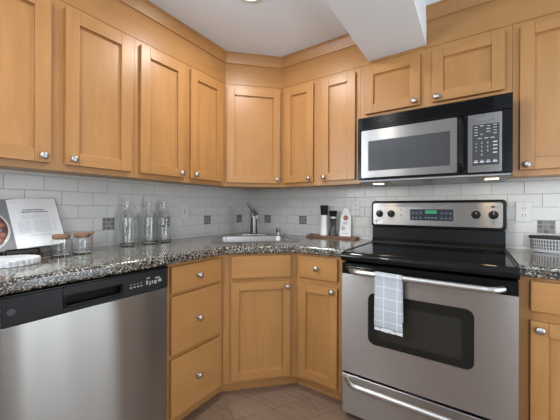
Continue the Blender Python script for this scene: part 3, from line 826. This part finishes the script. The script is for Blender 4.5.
bm = B(); bx(bm, fr[1][0]-cm_, fr[1][1]-cm_, -0.0035, -0.0021, lz(fr[1][2]), lz(fr[1][3])); obj('door_window', bm, MWGL, md, 0)
bm = B(); hx = 1.838-cm_; N = 20; pts = []
for i in range(N+1):
    s = i/N; e = min(s, 1-s)/0.12; pts.append((hx, -0.002-0.030*(1 if e >= 1 else math.sin(e*PI/2)), lz(1.365)+(1.642-1.365)*s))
tube(bm, pts, 0.009, 12); obj('door_handle', bm, BLACK, md, 60)
bm = B(); bx(bm, 1.8535-cm_, HW, -0.002, 0.0215, 0.0, lz(1.653), 0.004, 2); pc = obj('control_housing', bm, BLACK, mw, 30)
bm = B(); prism(bm, rrect(1.868-cm_, 2.007-cm_, lz(1.352), lz(1.645), 0.004), -0.006, -0.0015, 'y'); obj('control_panel', bm, STEEL_MW, pc, 30)
KPB = bm = B(); prism(bm, rrect(1.887-cm_, 1.997-cm_, lz(1.386), lz(1.592), 0.003), -0.0075, -0.006, 'y')
bm = B(); bx(bm, 1.912-cm_, 1.976-cm_, -0.0075, -0.006, lz(1.608), lz(1.628)); obj('display', bm, plain('lcd_grey', (0.16, 0.16, 0.155), 0.3), pc, 0)
bm = KPB; rnd = random.Random(3)
yk = (-0.0082, -0.0076)
def mark(x, z, w_, h=0.0028): bx(bm, x-cm_-w_/2, x-cm_+w_/2, yk[0], yk[1], lz(z), lz(z)+h, 0, 1, 1)
for j, z in enumerate((1.580, 1.566, 1.552, 1.538)):
    for i, x in enumerate((1.902, 1.926, 1.953, 1.980)):
        if rnd.random() < 0.8: mark(x, z + (i % 2)*0.003, 0.011 + 0.006*rnd.random(), 0.0025)
for x in (1.918, 1.945, 1.970): mark(x, 1.520, 0.016, 0.003)
SEG = {'1': 'bc', '2': 'abged', '3': 'abgcd', '4': 'fgbc', '5': 'afgcd', '6': 'afgedc', '7': 'abc', '8': 'abcdefg', '9': 'abcdfg', '0': 'abcdef'}
def digit(ch, x, z, h=0.009, th=0.0014):
    w_ = h*0.55; x = x-cm_; z = lz(z)
    for q in SEG[ch]:
        r_ = {'a': (x, x+w_, z+h-th, z+h), 'g': (x, x+w_, z+h/2-th/2, z+h/2+th/2), 'd': (x, x+w_, z, z+th), 'f': (x, x+th, z+h/2, z+h), 'b': (x+w_-th, x+w_, z+h/2, z+h), 'e': (x, x+th, z, z+h/2), 'c': (x+w_-th, x+w_, z, z+h/2)}[q]
        bx(bm, r_[0], r_[1], yk[0], yk[1], r_[2], r_[3], 0, 1, 1)
for k, ch in enumerate('1234567890'):
    if k < 9: digit(ch, 1.900+(k % 3)*0.024, 1.493-(k//3)*0.0195)
    else: digit(ch, 1.924, 1.4345)
for z in (1.497, 1.480, 1.462, 1.444): mark(1.980, z, 0.017, 0.005)
for x in (1.902, 1.927, 1.953, 1.980): mark(x, 1.400, 0.017, 0.006); mark(x, 1.410, 0.012, 0.002)
obj('keypad', bm, [plain('keypad_black', (0.022, 0.022, 0.025), 0.4), WHITEMARK], pc, 30)
# underside plate, filters and two warm task lamps
bm = B(); bx(bm, -HW+0.004, HW-0.004, 0.012, 0.425, -0.0135, -0.0004, 0.004, 2); up = obj('underside', bm, GREYMET, mw, 30)
for xx in (1.55, 1.78):
    bm = B(); bx(bm, xx-cm_-0.085, xx-cm_+0.085, 0.06, 0.33, -0.0165, -0.0138); obj('grease_filter', bm, plain('filter_mesh', (0.42, 0.42, 0.41), 0.4, 0.8), up, 0)
LAMPS = []
for xx in (1.370, 1.975):
    bm = B(); bx(bm, xx-cm_-0.030, xx-cm_+0.030, 0.150, 0.200, -0.0160, -0.0138, 0.001); obj('task_lamp', bm, LAMPW, up, 0)
    l = bpy.data.lights.new('microwave_task_light', 'AREA'); l.size = 0.06; l.energy = 0.35; l.color = (1.0, 0.74, 0.42)
    o = bpy.data.objects.new('microwave_task_light', l); COL.objects.link(o); o.location = (xx, MY+0.175, MZ0-0.020)

# ------------------------------------------------------------------ recessed ceiling lamps
def downlight(x, y, label, power):
    t = thing('recessed_light', label, 'ceiling light', (x, y, CEIL), 0, 'recessed ceiling lights')
    bm = B(); lathe(bm, [(0.070, -0.0005), (0.094, -0.0005), (0.094, -0.004), (0.088, -0.008), (0.072, -0.008), (0.070, -0.003)], (0, 0, 0), 36); obj('trim_ring', bm, WHITEPL, t, 40)
    bm = B(); lathe(bm, [(0, -0.003), (0.0715, -0.003), (0.0715, -0.0006), (0, -0.0006)], (0, 0, 0), 36); obj('lens', bm, LEDW, t, 40)
    l = bpy.data.lights.new('recessed_lamp', 'AREA'); l.shape = 'DISK'; l.size = 0.13; l.energy = power; l.color = (1.0, 0.97, 0.93)
    o = bpy.data.objects.new('recessed_lamp', l); COL.objects.link(o); o.location = (x, y, CEIL-0.012)
downlight(0.866, -1.000, 'white round recessed ceiling light at the top edge above the sink', 9)
downlight(0.95, -2.55, 'white round recessed ceiling light behind the viewer', 11)
downlight(2.6, -2.3, 'white round recessed ceiling light right of the soffit', 6)

# ------------------------------------------------------------------ wall outlets
def outlet(label, loc, rz, w, h, gangs):
    t = thing('wall_outlet', label, 'outlet', loc, rz, 'outlets in the tiled backsplash')
    bm = B(); bx(bm, -w/2, w/2, -0.006, -0.0002, -h/2, h/2, 0.002, 2); obj('cover_plate', bm, WHITEPL, t, 30)
    for x, kind in gangs:
        if kind == 'o':
            for s in (-1, 1):
                bm = B(); prism(bm, rrect(x-0.0165, x+0.0165, s*0.0195-0.0145, s*0.0195+0.0145, 0.010), -0.0075, -0.006, 'y'); r_ = obj('receptacle', bm, WHITEPL, t, 30)
                bm = B()
                for q in (-1, 1): bx(bm, x+q*0.0065-0.0016, x+q*0.0065+0.0016, -0.0079, -0.0075, s*0.0195-0.002, s*0.0195+0.007)
                lathe(bm, [(0, 0), (0.0022, 0), (0.0022, 0.0004), (0, 0.0004)], (x, -0.0075, s*0.0195-0.007), 10, '-y'); obj('slots', bm, SLOTM, r_, 0)
        elif kind == 'g':
            bm = B(); bx(bm, x-0.0165, x+0.0165, -0.0085, -0.006, -0.0335, 0.0335, 0.001); r_ = obj('receptacle', bm, WHITEPL, t, 30)
            bm = B()
            for s in (-1, 1):
                for q in (-1, 1): bx(bm, x+q*0.0065-0.001, x+q*0.0065+0.001, -0.0089, -0.0085, s*0.019-0.003, s*0.019+0.005)
            bx(bm, x-0.006, x+0.006, -0.0092, -0.0085, -0.005, 0.005); obj('slots', bm, SLOTM, r_, 0)
        else:
            bm = B(); bx(bm, x-0.0165, x+0.0165, -0.0085, -0.006, -0.0335, 0.0335, 0.001); bx(bm, x-0.012, x+0.012, -0.0115, -0.0085, -0.028, 0.028, 0.002); obj('rocker_switch', bm, WHITEPL, t, 30)
    for z in (-h/2+0.012, h/2-0.012):
        for x, _ in gangs:
            bm = B(); lathe(bm, [(0, 0), (0.003, 0), (0.0025, 0.001), (0, 0.001)], (x, -0.006, z), 10, '-y'); obj('screw', bm, GREYMARK, t, 0)
WALLFACE = 0.0078
outlet('white outlet on the tiles right of the range', (2.139, -WALLFACE, 1.150), 0, 0.076, 0.120, [(0, 'o')])
outlet('white double outlet plate on the tiles behind the white tag card', (1.100, -WALLFACE, 1.172), 0, 0.116, 0.120, [(-0.024, 's'), (0.024, 'o')])
outlet('white outlet on the left wall right of the glass bottles', (WALLFACE, -0.770, 1.138), R90, 0.072, 0.114, [(0, 'g')])

# ------------------------------------------------------------------ things on the counter
ZT_ = CT + 0.0004
BOT_OUT = [(0, 0), (0.040, 0), (0.0445, 0.005), (0.0450, 0.012), (0.0450, 0.165), (0.043, 0.180), (0.034, 0.200), (0.021, 0.215), (0.0165, 0.228), (0.0150, 0.262), (0.0185, 0.264), (0.0185, 0.274), (0.0165, 0.278)]
BOT_IN = [(0.0140, 0.278), (0.0132, 0.262), (0.0146, 0.228), (0.0192, 0.215), (0.0322, 0.200), (0.0413, 0.180), (0.0434, 0.165), (0.0434, 0.012), (0.030, 0.008), (0, 0.010)]
bot = []
for i, (x, y, lab) in enumerate([(0.075, -1.250, 'clear glass bottle nearest the cork-lidded jars, leftmost of three'), (0.075, -1.103, 'middle one of the three clear glass bottles'), (0.075, -0.990, 'clear glass bottle nearest the left wall outlet, rightmost of three')]):
    if not bot:
        t = thing('glass_bottle', lab, 'bottle', (x, y, ZT_), 0, 'clear glass bottles along the left wall')
        bm = B(); lathe(bm, BOT_OUT + BOT_IN, (0, 0, 0), 40); c_ = obj('bottle', bm, GLASS, t, 40); c_.name = 'bottle_body'
        bot = [t, c_]
    else:
        t = bot[0].copy(); COL.objects.link(t); t.location = (x, y, ZT_); t['label'] = lab
        c_ = bot[1].copy(); COL.objects.link(c_); c_.parent = t
def jar(x, y, lab, scoop):
    t = thing('glass_jar', lab, 'jar', (x, y, ZT_), math.radians(35), 'cork-lidded jars beside the cookbook')
    bm = B(); lathe(bm, [(0, 0), (0.038, 0), (0.043, 0.004), (0.0435, 0.012), (0.0435, 0.066), (0.041, 0.075), (0.036, 0.080), (0.036, 0.086), (0.0345, 0.086), (0.0345, 0.0795), (0.0396, 0.0742), (0.0420, 0.0655), (0.0420, 0.009), (0.03, 0.006), (0, 0.006)], (0, 0, 0), 40)
    obj('jar_body', bm, GLASS, t, 40)
    bm = B(); lathe(bm, [(0, 0.0865), (0.0365, 0.0865), (0.0375, 0.089), (0.0375, 0.100), (0.0355, 0.103), (0, 0.103)], (0, 0, 0), 32); lathe(bm, [(0.0, 0.080), (0.032, 0.080), (0.0335, 0.0868), (0, 0.0868)], (0, 0, 0), 32); obj('cork_lid', bm, CORK, t, 40)
    if scoop:
        bm = B(); tube(bm, [(0.050, 0.005, 0.030), (0.050, 0.004, 0.070), (0.048, 0.002, 0.098)], [0.003, 0.003, 0.0035], 8)
        lathe(bm, [(0, -0.003), (0.012, 0.0), (0.0145, 0.008), (0.011, 0.014), (0, 0.016)], (0.046, 0, 0.098), 16); obj('wooden_scoop', bm, CORK, t, 50)
jar(0.205, -1.645, 'small cork-lidded glass jar nearest the cookbook', False)
jar(0.195, -1.549, 'small cork-lidded glass jar with a wooden scoop at its side', True)

# cookbook on a stand: pages face the room (+x), leaning back to the wall
bkx0, bkz0, lean, roll_ = 0.138, CT+0.036, math.radians(24), math.radians(4.5)
y_sp, y_r, y_l, H = -1.792, -1.597, -1.985, 0.258
ST = thing('book_stand', 'dark wood and black wire stand holding the open cookbook', 'stand', (0, 0, CT))
def tp(s, off, y):   # s up the page, off out of the page
    s, y = (y-y_sp)*math.sin(roll_) + s*math.cos(roll_), y_sp + (y-y_sp)*math.cos(roll_) - s*math.sin(roll_)
    return (bkx0 - math.sin(lean)*s + math.cos(lean)*off, y, bkz0 + math.cos(lean)*s + math.sin(lean)*off)
bm = B(); bx(bm, 0.105, 0.158, -2.02, -1.700, 0.0005, 0.018, 0.003, 2); obj('ledge', bm, STANDWOOD, ST, 30)
bm = B(); pts = [(0.168, y, z-CT) for y, z in rrect(-1.840, -1.722, CT+0.014, CT+0.042, 0.008)]
tube(bm, pts, 0.0042, 8, 0, True); tube(bm, [(0.150, -1.82, 0.0195), (0.160, -1.82, 0.0200), (0.168, -1.82, 0.016)], 0.0035, 8); tube(bm, [(0.150, -1.75, 0.0195), (0.160, -1.75, 0.0200), (0.168, -1.75, 0.016)], 0.0035, 8)
obj('page_holder', bm, BLACKPL, ST, 50)
bm = B(); tube(bm, [(0.110, -1.84, 0.014), (0.082, -1.84, 0.075), (0.052, -1.84, 0.140)], 0.004, 8); obj('back_support', bm, BLACKPL, ST, 50)
CBK = thing('cookbook', 'open cookbook on the stand at the far left counter', 'book', (0, 0, 0))
def page(y0, y1, name, m, bm):
    off = 0.0; N = 8; A = []; Cc = []
    for i in range(N+1):
        s = i/N; y = y0+(y1-y0)*s
        bulge = off + 0.010*math.sin(PI*min(1, s*1.25))*(1-0.35*s) + 0.001
        A.append([bm.verts.new(tp(z, bulge, y)) for z in (0.002, H)]); Cc.append([bm.verts.new(tp(z, -0.001+off*0, y)) for z in (0.002, H)])
    for i in range(N):
        bm.faces.new((A[i][0], A[i+1][0], A[i+1][1], A[i][1])); bm.faces.new((Cc[i][0], Cc[i][1], Cc[i+1][1], Cc[i+1][0]))
        bm.faces.new((A[i][1], A[i+1][1], Cc[i+1][1], Cc[i][1])); bm.faces.new((A[i][0], Cc[i][0], Cc[i+1][0], A[i+1][0]))
    bm.faces.new((A[0][0], A[0][1], Cc[0][1], Cc[0][0])); bm.faces.new((A[N][0], Cc[N][0], Cc[N][1], A[N][1]))
    bmesh.ops.recalc_face_normals(bm, faces=bm.faces[:])
    return obj(name, bm, m, CBK, 40)
def surf(y, y0, y1, off=0.0006):
    s = (y-y0)/(y1-y0); return off + 0.010*math.sin(PI*min(1, s*1.25))*(1-0.35*s) + 0.001
bm = B()
vs = [tp(s, o_, y) for s in (0.0, H+0.004) for o_ in (-0.0015, -0.0045) for y in (y_l-0.004, y_r+0.004)]
_add(bm, vs, [(0, 1, 3, 2), (4, 6, 7, 5), (0, 4, 5, 1), (2, 3, 7, 6), (0, 2, 6, 4), (1, 5, 7, 3)]); bmesh.ops.recalc_face_normals(bm, faces=bm.faces[:]); obj('cover', bm, plain('tan_book_cover', (0.20, 0.13, 0.08), 0.6), CBK, 0)
PRINT = plain('page_print', (0.22, 0.22, 0.23), 0.7); PRINTL = plain('page_print_light', (0.52, 0.52, 0.53), 0.7)
def line(bm, ya, yb_, s, h, mi=1):
    n_ = 4; prev = None
    for i in range(n_+1):
        y = ya+(yb_-ya)*i/n_; o_ = surf(y, y_sp, y_r)
        cur = [bm.verts.new(tp(s, o_, y)), bm.verts.new(tp(s+h, o_, y))]
        if prev: bm.faces.new((prev[0], cur[0], cur[1], prev[1])).material_index = mi
        prev = cur
def words(bm, ya, yb_, s, h, seed, mn=0.005, mx=0.016, gap=0.003, mi=1):
    r_ = random.Random(seed); y = ya
    while y < yb_-mn:
        e = min(yb_, y + mn + (mx-mn)*r_.random()); line(bm, y, e, s, h, mi); y = e+gap
bm = B(); words(bm, -1.742, -1.655, 0.192, 0.0060, 1, 0.006, 0.016, 0.002); words(bm, -1.748, -1.640, 0.181, 0.0060, 2, 0.006, 0.016, 0.002)
words(bm, -1.782, -1.760, 0.240, 0.0022, 9, mi=2)
for k in range(4): words(bm, -1.752, -1.630, 0.168-k*0.0055, 0.0018, 20+k, mi=2)
for k in range(11): words(bm, -1.770, -1.725, 0.134-k*0.0058, 0.0018, 40+k, mi=2)
for k in range(12): words(bm, -1.712, -1.618, 0.140-k*0.0058, 0.0018, 60+k, mi=2)
for k in range(2): words(bm, -1.735, -1.650, 0.062-k*0.0058, 0.0018, 80+k, mi=2)
pr = page(y_sp, y_r, 'text_page', [PAPER, PRINT, PRINTL], bm)
# printed photograph of a white dish of roasted figs on the left page (flat print)
def disc(bm, yc, sc, ry, rs, off, n_=28, wob=0.0, seed=0, mi=1):
    r_ = random.Random(seed); ph = r_.random()*6
    ring = []
    for i in range(n_):
        a = 2*PI*i/n_; q_ = 1+wob*math.sin(3*a+ph)
        y = yc+ry*q_*math.cos(a); s = sc+rs*q_*math.sin(a)
        ring.append(bm.verts.new(tp(s, surf(y, y_sp, y_l)+off, y)))
    bm.faces.new(ring).material_index = mi
bm = B(); disc(bm, -1.892, 0.110, 0.092, 0.100, 0.0006, mi=1); disc(bm, -1.892, 0.114, 0.084, 0.090, 0.0012, mi=2)
for k, (yy, ss) in enumerate([(-1.835, 0.080), (-1.833, 0.128), (-1.865, 0.163), (-1.862, 0.103), (-1.895, 0.070), (-1.890, 0.124), (-1.925, 0.095), (-1.920, 0.155), (-1.850, 0.056)]):
    disc(bm, yy, ss, 0.017, 0.016, 0.0018, 16, 0.1, k, 3); disc(bm, yy+0.002, ss, 0.009, 0.009, 0.0024, 14, 0.1, k+3, 4)
page(y_sp, y_l, 'photo_page', [plain('printed_page_grey', (0.24, 0.24, 0.25), 0.5), plain('print_white', (0.66, 0.64, 0.60), 0.5), plain('print_brown', (0.10, 0.045, 0.030), 0.5), plain('print_fig', (0.20, 0.085, 0.06), 0.5), plain('print_fig_pink', (0.42, 0.17, 0.10), 0.5)], bm)

# scalloped white marble board in front of the stand
bm = B(); poly = []
NS = 30
for i in range(NS*6):
    a = 2*PI*i/(NS*6); r_ = 0.100 + 0.0045*abs(math.cos(NS*a/2))
    poly.append((r_*math.cos(a), r_*math.sin(a)))
prism(bm, poly, 0, 0.024, 'z', 0, 0.003, 2)
sb = obj('scalloped_board', bm, MARBLE, None, 40, (0.297, -1.860, ZT_)); tag(sb, 'round white marble board with scalloped edge before the cookbook', 'board')

# walnut board with mills and card
bm = B(); prism(bm, rrect(0.0, 0.425, 0.0, 0.105, 0.02, 6), 0, 0.018, 'z', 0, 0.003, 2)
wbd = thing('serving_board', 'long dark walnut serving board between the sink and the range', 'board', (0.738, -0.128, ZT_), math.radians(1.0))
obj('board', bm, WALNUT, wbd, 40)
bm = B(); tube(bm, [(0.03, 0.03, 0.0185), (0.035, 0.035, 0.026), (0.045, 0.04, 0.027), (0.052, 0.043, 0.0185)], 0.003, 8); obj('leather_loop', bm, BLACKPL, wbd, 50)
WZ = ZT_ + 0.0185
sm_scale = (1.08, 1.08, 1.13)
sm = thing('salt_mill', 'tall white mill with a black top on the walnut board', 'mill', (0.884, -0.074, WZ))
bm = B(); lathe(bm, [(0, 0), (0.029, 0), (0.030, 0.003), (0.028, 0.03), (0.025, 0.10), (0.0245, 0.145), (0, 0.145)], (0, 0, 0), 28); obj('body', bm, plain('white_lacquer', (0.80, 0.80, 0.79), 0.3), sm, 40)
bm = B(); lathe(bm, [(0, 0.1455), (0.025, 0.1455), (0.0265, 0.16), (0.030, 0.205), (0.0305, 0.212), (0.028, 0.216), (0, 0.216)], (0, 0, 0), 28); obj('grinder_head', bm, BLACKPL, sm, 40)
sm.scale = sm_scale
pm = thing('pepper_mill', 'shorter dark pepper mill with steel collar on the walnut board', 'mill', (0.962, -0.074, WZ))
bm = B(); lathe(bm, [(0, 0), (0.027, 0), (0.028, 0.006), (0.025, 0.018), (0.020, 0.05), (0.019, 0.075), (0.022, 0.105), (0.024, 0.120), (0, 0.120)], (0, 0, 0), 28); obj('body', bm, plain('smoky_acrylic', (0.035, 0.028, 0.025), 0.15), pm, 40)
bm = B(); lathe(bm, [(0, 0.1205), (0.0245, 0.1205), (0.0245, 0.132), (0, 0.132)], (0, 0, 0), 28); obj('steel_collar', bm, CHROME, pm, 40)
bm = B(); lathe(bm, [(0, 0.1325), (0.022, 0.1325), (0.024, 0.14), (0.0285, 0.166), (0.0285, 0.172), (0.026, 0.175), (0, 0.175)], (0, 0, 0), 28); obj('grinder_head', bm, BLACKPL, pm, 40)
pm.scale = (1.13, 1.13, 1.15)
# tag shaped card leaning on the wall
CD = thing('recipe_card', 'white tag-shaped card with a biscuit picture leaning behind the mills', 'card', (1.056, -0.062, WZ))
ln = math.radians(9); CD.scale = (0.95, 1, 1.07)
CD.rotation_euler = (-ln, 0, math.radians(4))
pc_ = [(-0.047, 0.0), (0.047, 0.0), (0.043, 0.150), (0.036, 0.166)] + [(0.030*math.cos(math.radians(a)), 0.180+0.030*math.sin(math.radians(a))) for a in range(0, 181, 15)] + [(-0.036, 0.166), (-0.043, 0.150)]
bm = B(); prism(bm, pc_, 0, 0.003, 'y'); prism(bm, [(0.021*math.cos(a*PI/8)*(1+0.05*math.sin(a*2.1)), 0.136+0.020*math.sin(a*PI/8)) for a in range(16)], -0.0009, -0.0001, 'y', 1)
for x0_, x1_, z_ in ((-0.022, -0.004, 0.098), (-0.001, 0.020, 0.098), (-0.016, 0.016, 0.089)): bx(bm, x0_, x1_, -0.0009, -0.0001, z_, z_+0.005, 0, 1, 2)
bx(bm, -0.035, 0.035, -0.0009, -0.0001, 0.016, 0.018, 0, 1, 2); bx(bm, -0.030, 0.030, -0.0009, -0.0001, 0.022, 0.024, 0, 1, 2)
n_ = 24
for i in range(n_):
    a, b_ = 2*PI*i/n_, 2*PI*(i+1)/n_
    vs = [(-0.018+rr*math.cos(q), -0.0006, 0.058+rr*math.sin(q)) for rr in (0.011, 0.0145) for q in (a, b_)]
    _add(bm, vs, [(0, 1, 3, 2)], 3)
bx(bm, -0.0235, -0.0125, -0.0009, -0.0001, 0.055, 0.062, 0, 1, 3)
obj('card', bm, [PAPER, plain('print_biscuit', (0.34, 0.13, 0.07), 0.6), GREYMARK, plain('print_brown_grey', (0.12, 0.08, 0.07), 0.6)], CD, 0)

# oval canister with a dark lid, right counter
CN = thing('storage_canister', 'oval white latticed canister with dark lid right of the range', 'canister', (2.293, -0.083, ZT_))
rx, ry = 0.135, 0.062
bm = B(); lathe(bm, [(0, 0), (0.86, 0), (0.92, 0.004), (0.97, 0.02), (1.0, 0.07), (1.0, 0.074), (0, 0.074)], (0, 0, 0), 64, 'z', 0, rx, ry)
obj('body', bm, plain('canister_white', (0.55, 0.55, 0.55), 0.45), CN, 40)
bm = B(); nb = 64
for i in range(nb):
    a0 = 2*PI*(i+0.12)/nb; a1 = 2*PI*(i+0.74)/nb
    for j, (za, zb_) in enumerate(((0.018, 0.030), (0.033, 0.048), (0.051, 0.068))):
        k0 = (0.97 + 0.03*(za-0.02)/0.05)*1.012; k1 = (0.97 + 0.03*(zb_-0.02)/0.05)*1.012
        vs = [(rx*k0*math.cos(a0), ry*k0*math.sin(a0), za), (rx*k0*math.cos(a1), ry*k0*math.sin(a1), za), (rx*k1*math.cos(a1), ry*k1*math.sin(a1), zb_), (rx*k1*math.cos(a0), ry*k1*math.sin(a0), zb_)]
        _add(bm, vs, [(0, 1, 2, 3)])
obj('lattice', bm, plain('lattice_grey', (0.09, 0.095, 0.105), 0.6), CN, 0)
bm = B(); lathe(bm, [(0, 0.0745), (1.03, 0.0745), (1.05, 0.078), (1.05, 0.086), (1.02, 0.090), (0, 0.090)], (0, 0, 0), 64, 'z', 0, rx, ry); obj('lid', bm, plain('lid_dark_wood', (0.035, 0.028, 0.025), 0.5, 0.0, Specular_IOR_Level=0.2), CN, 40)
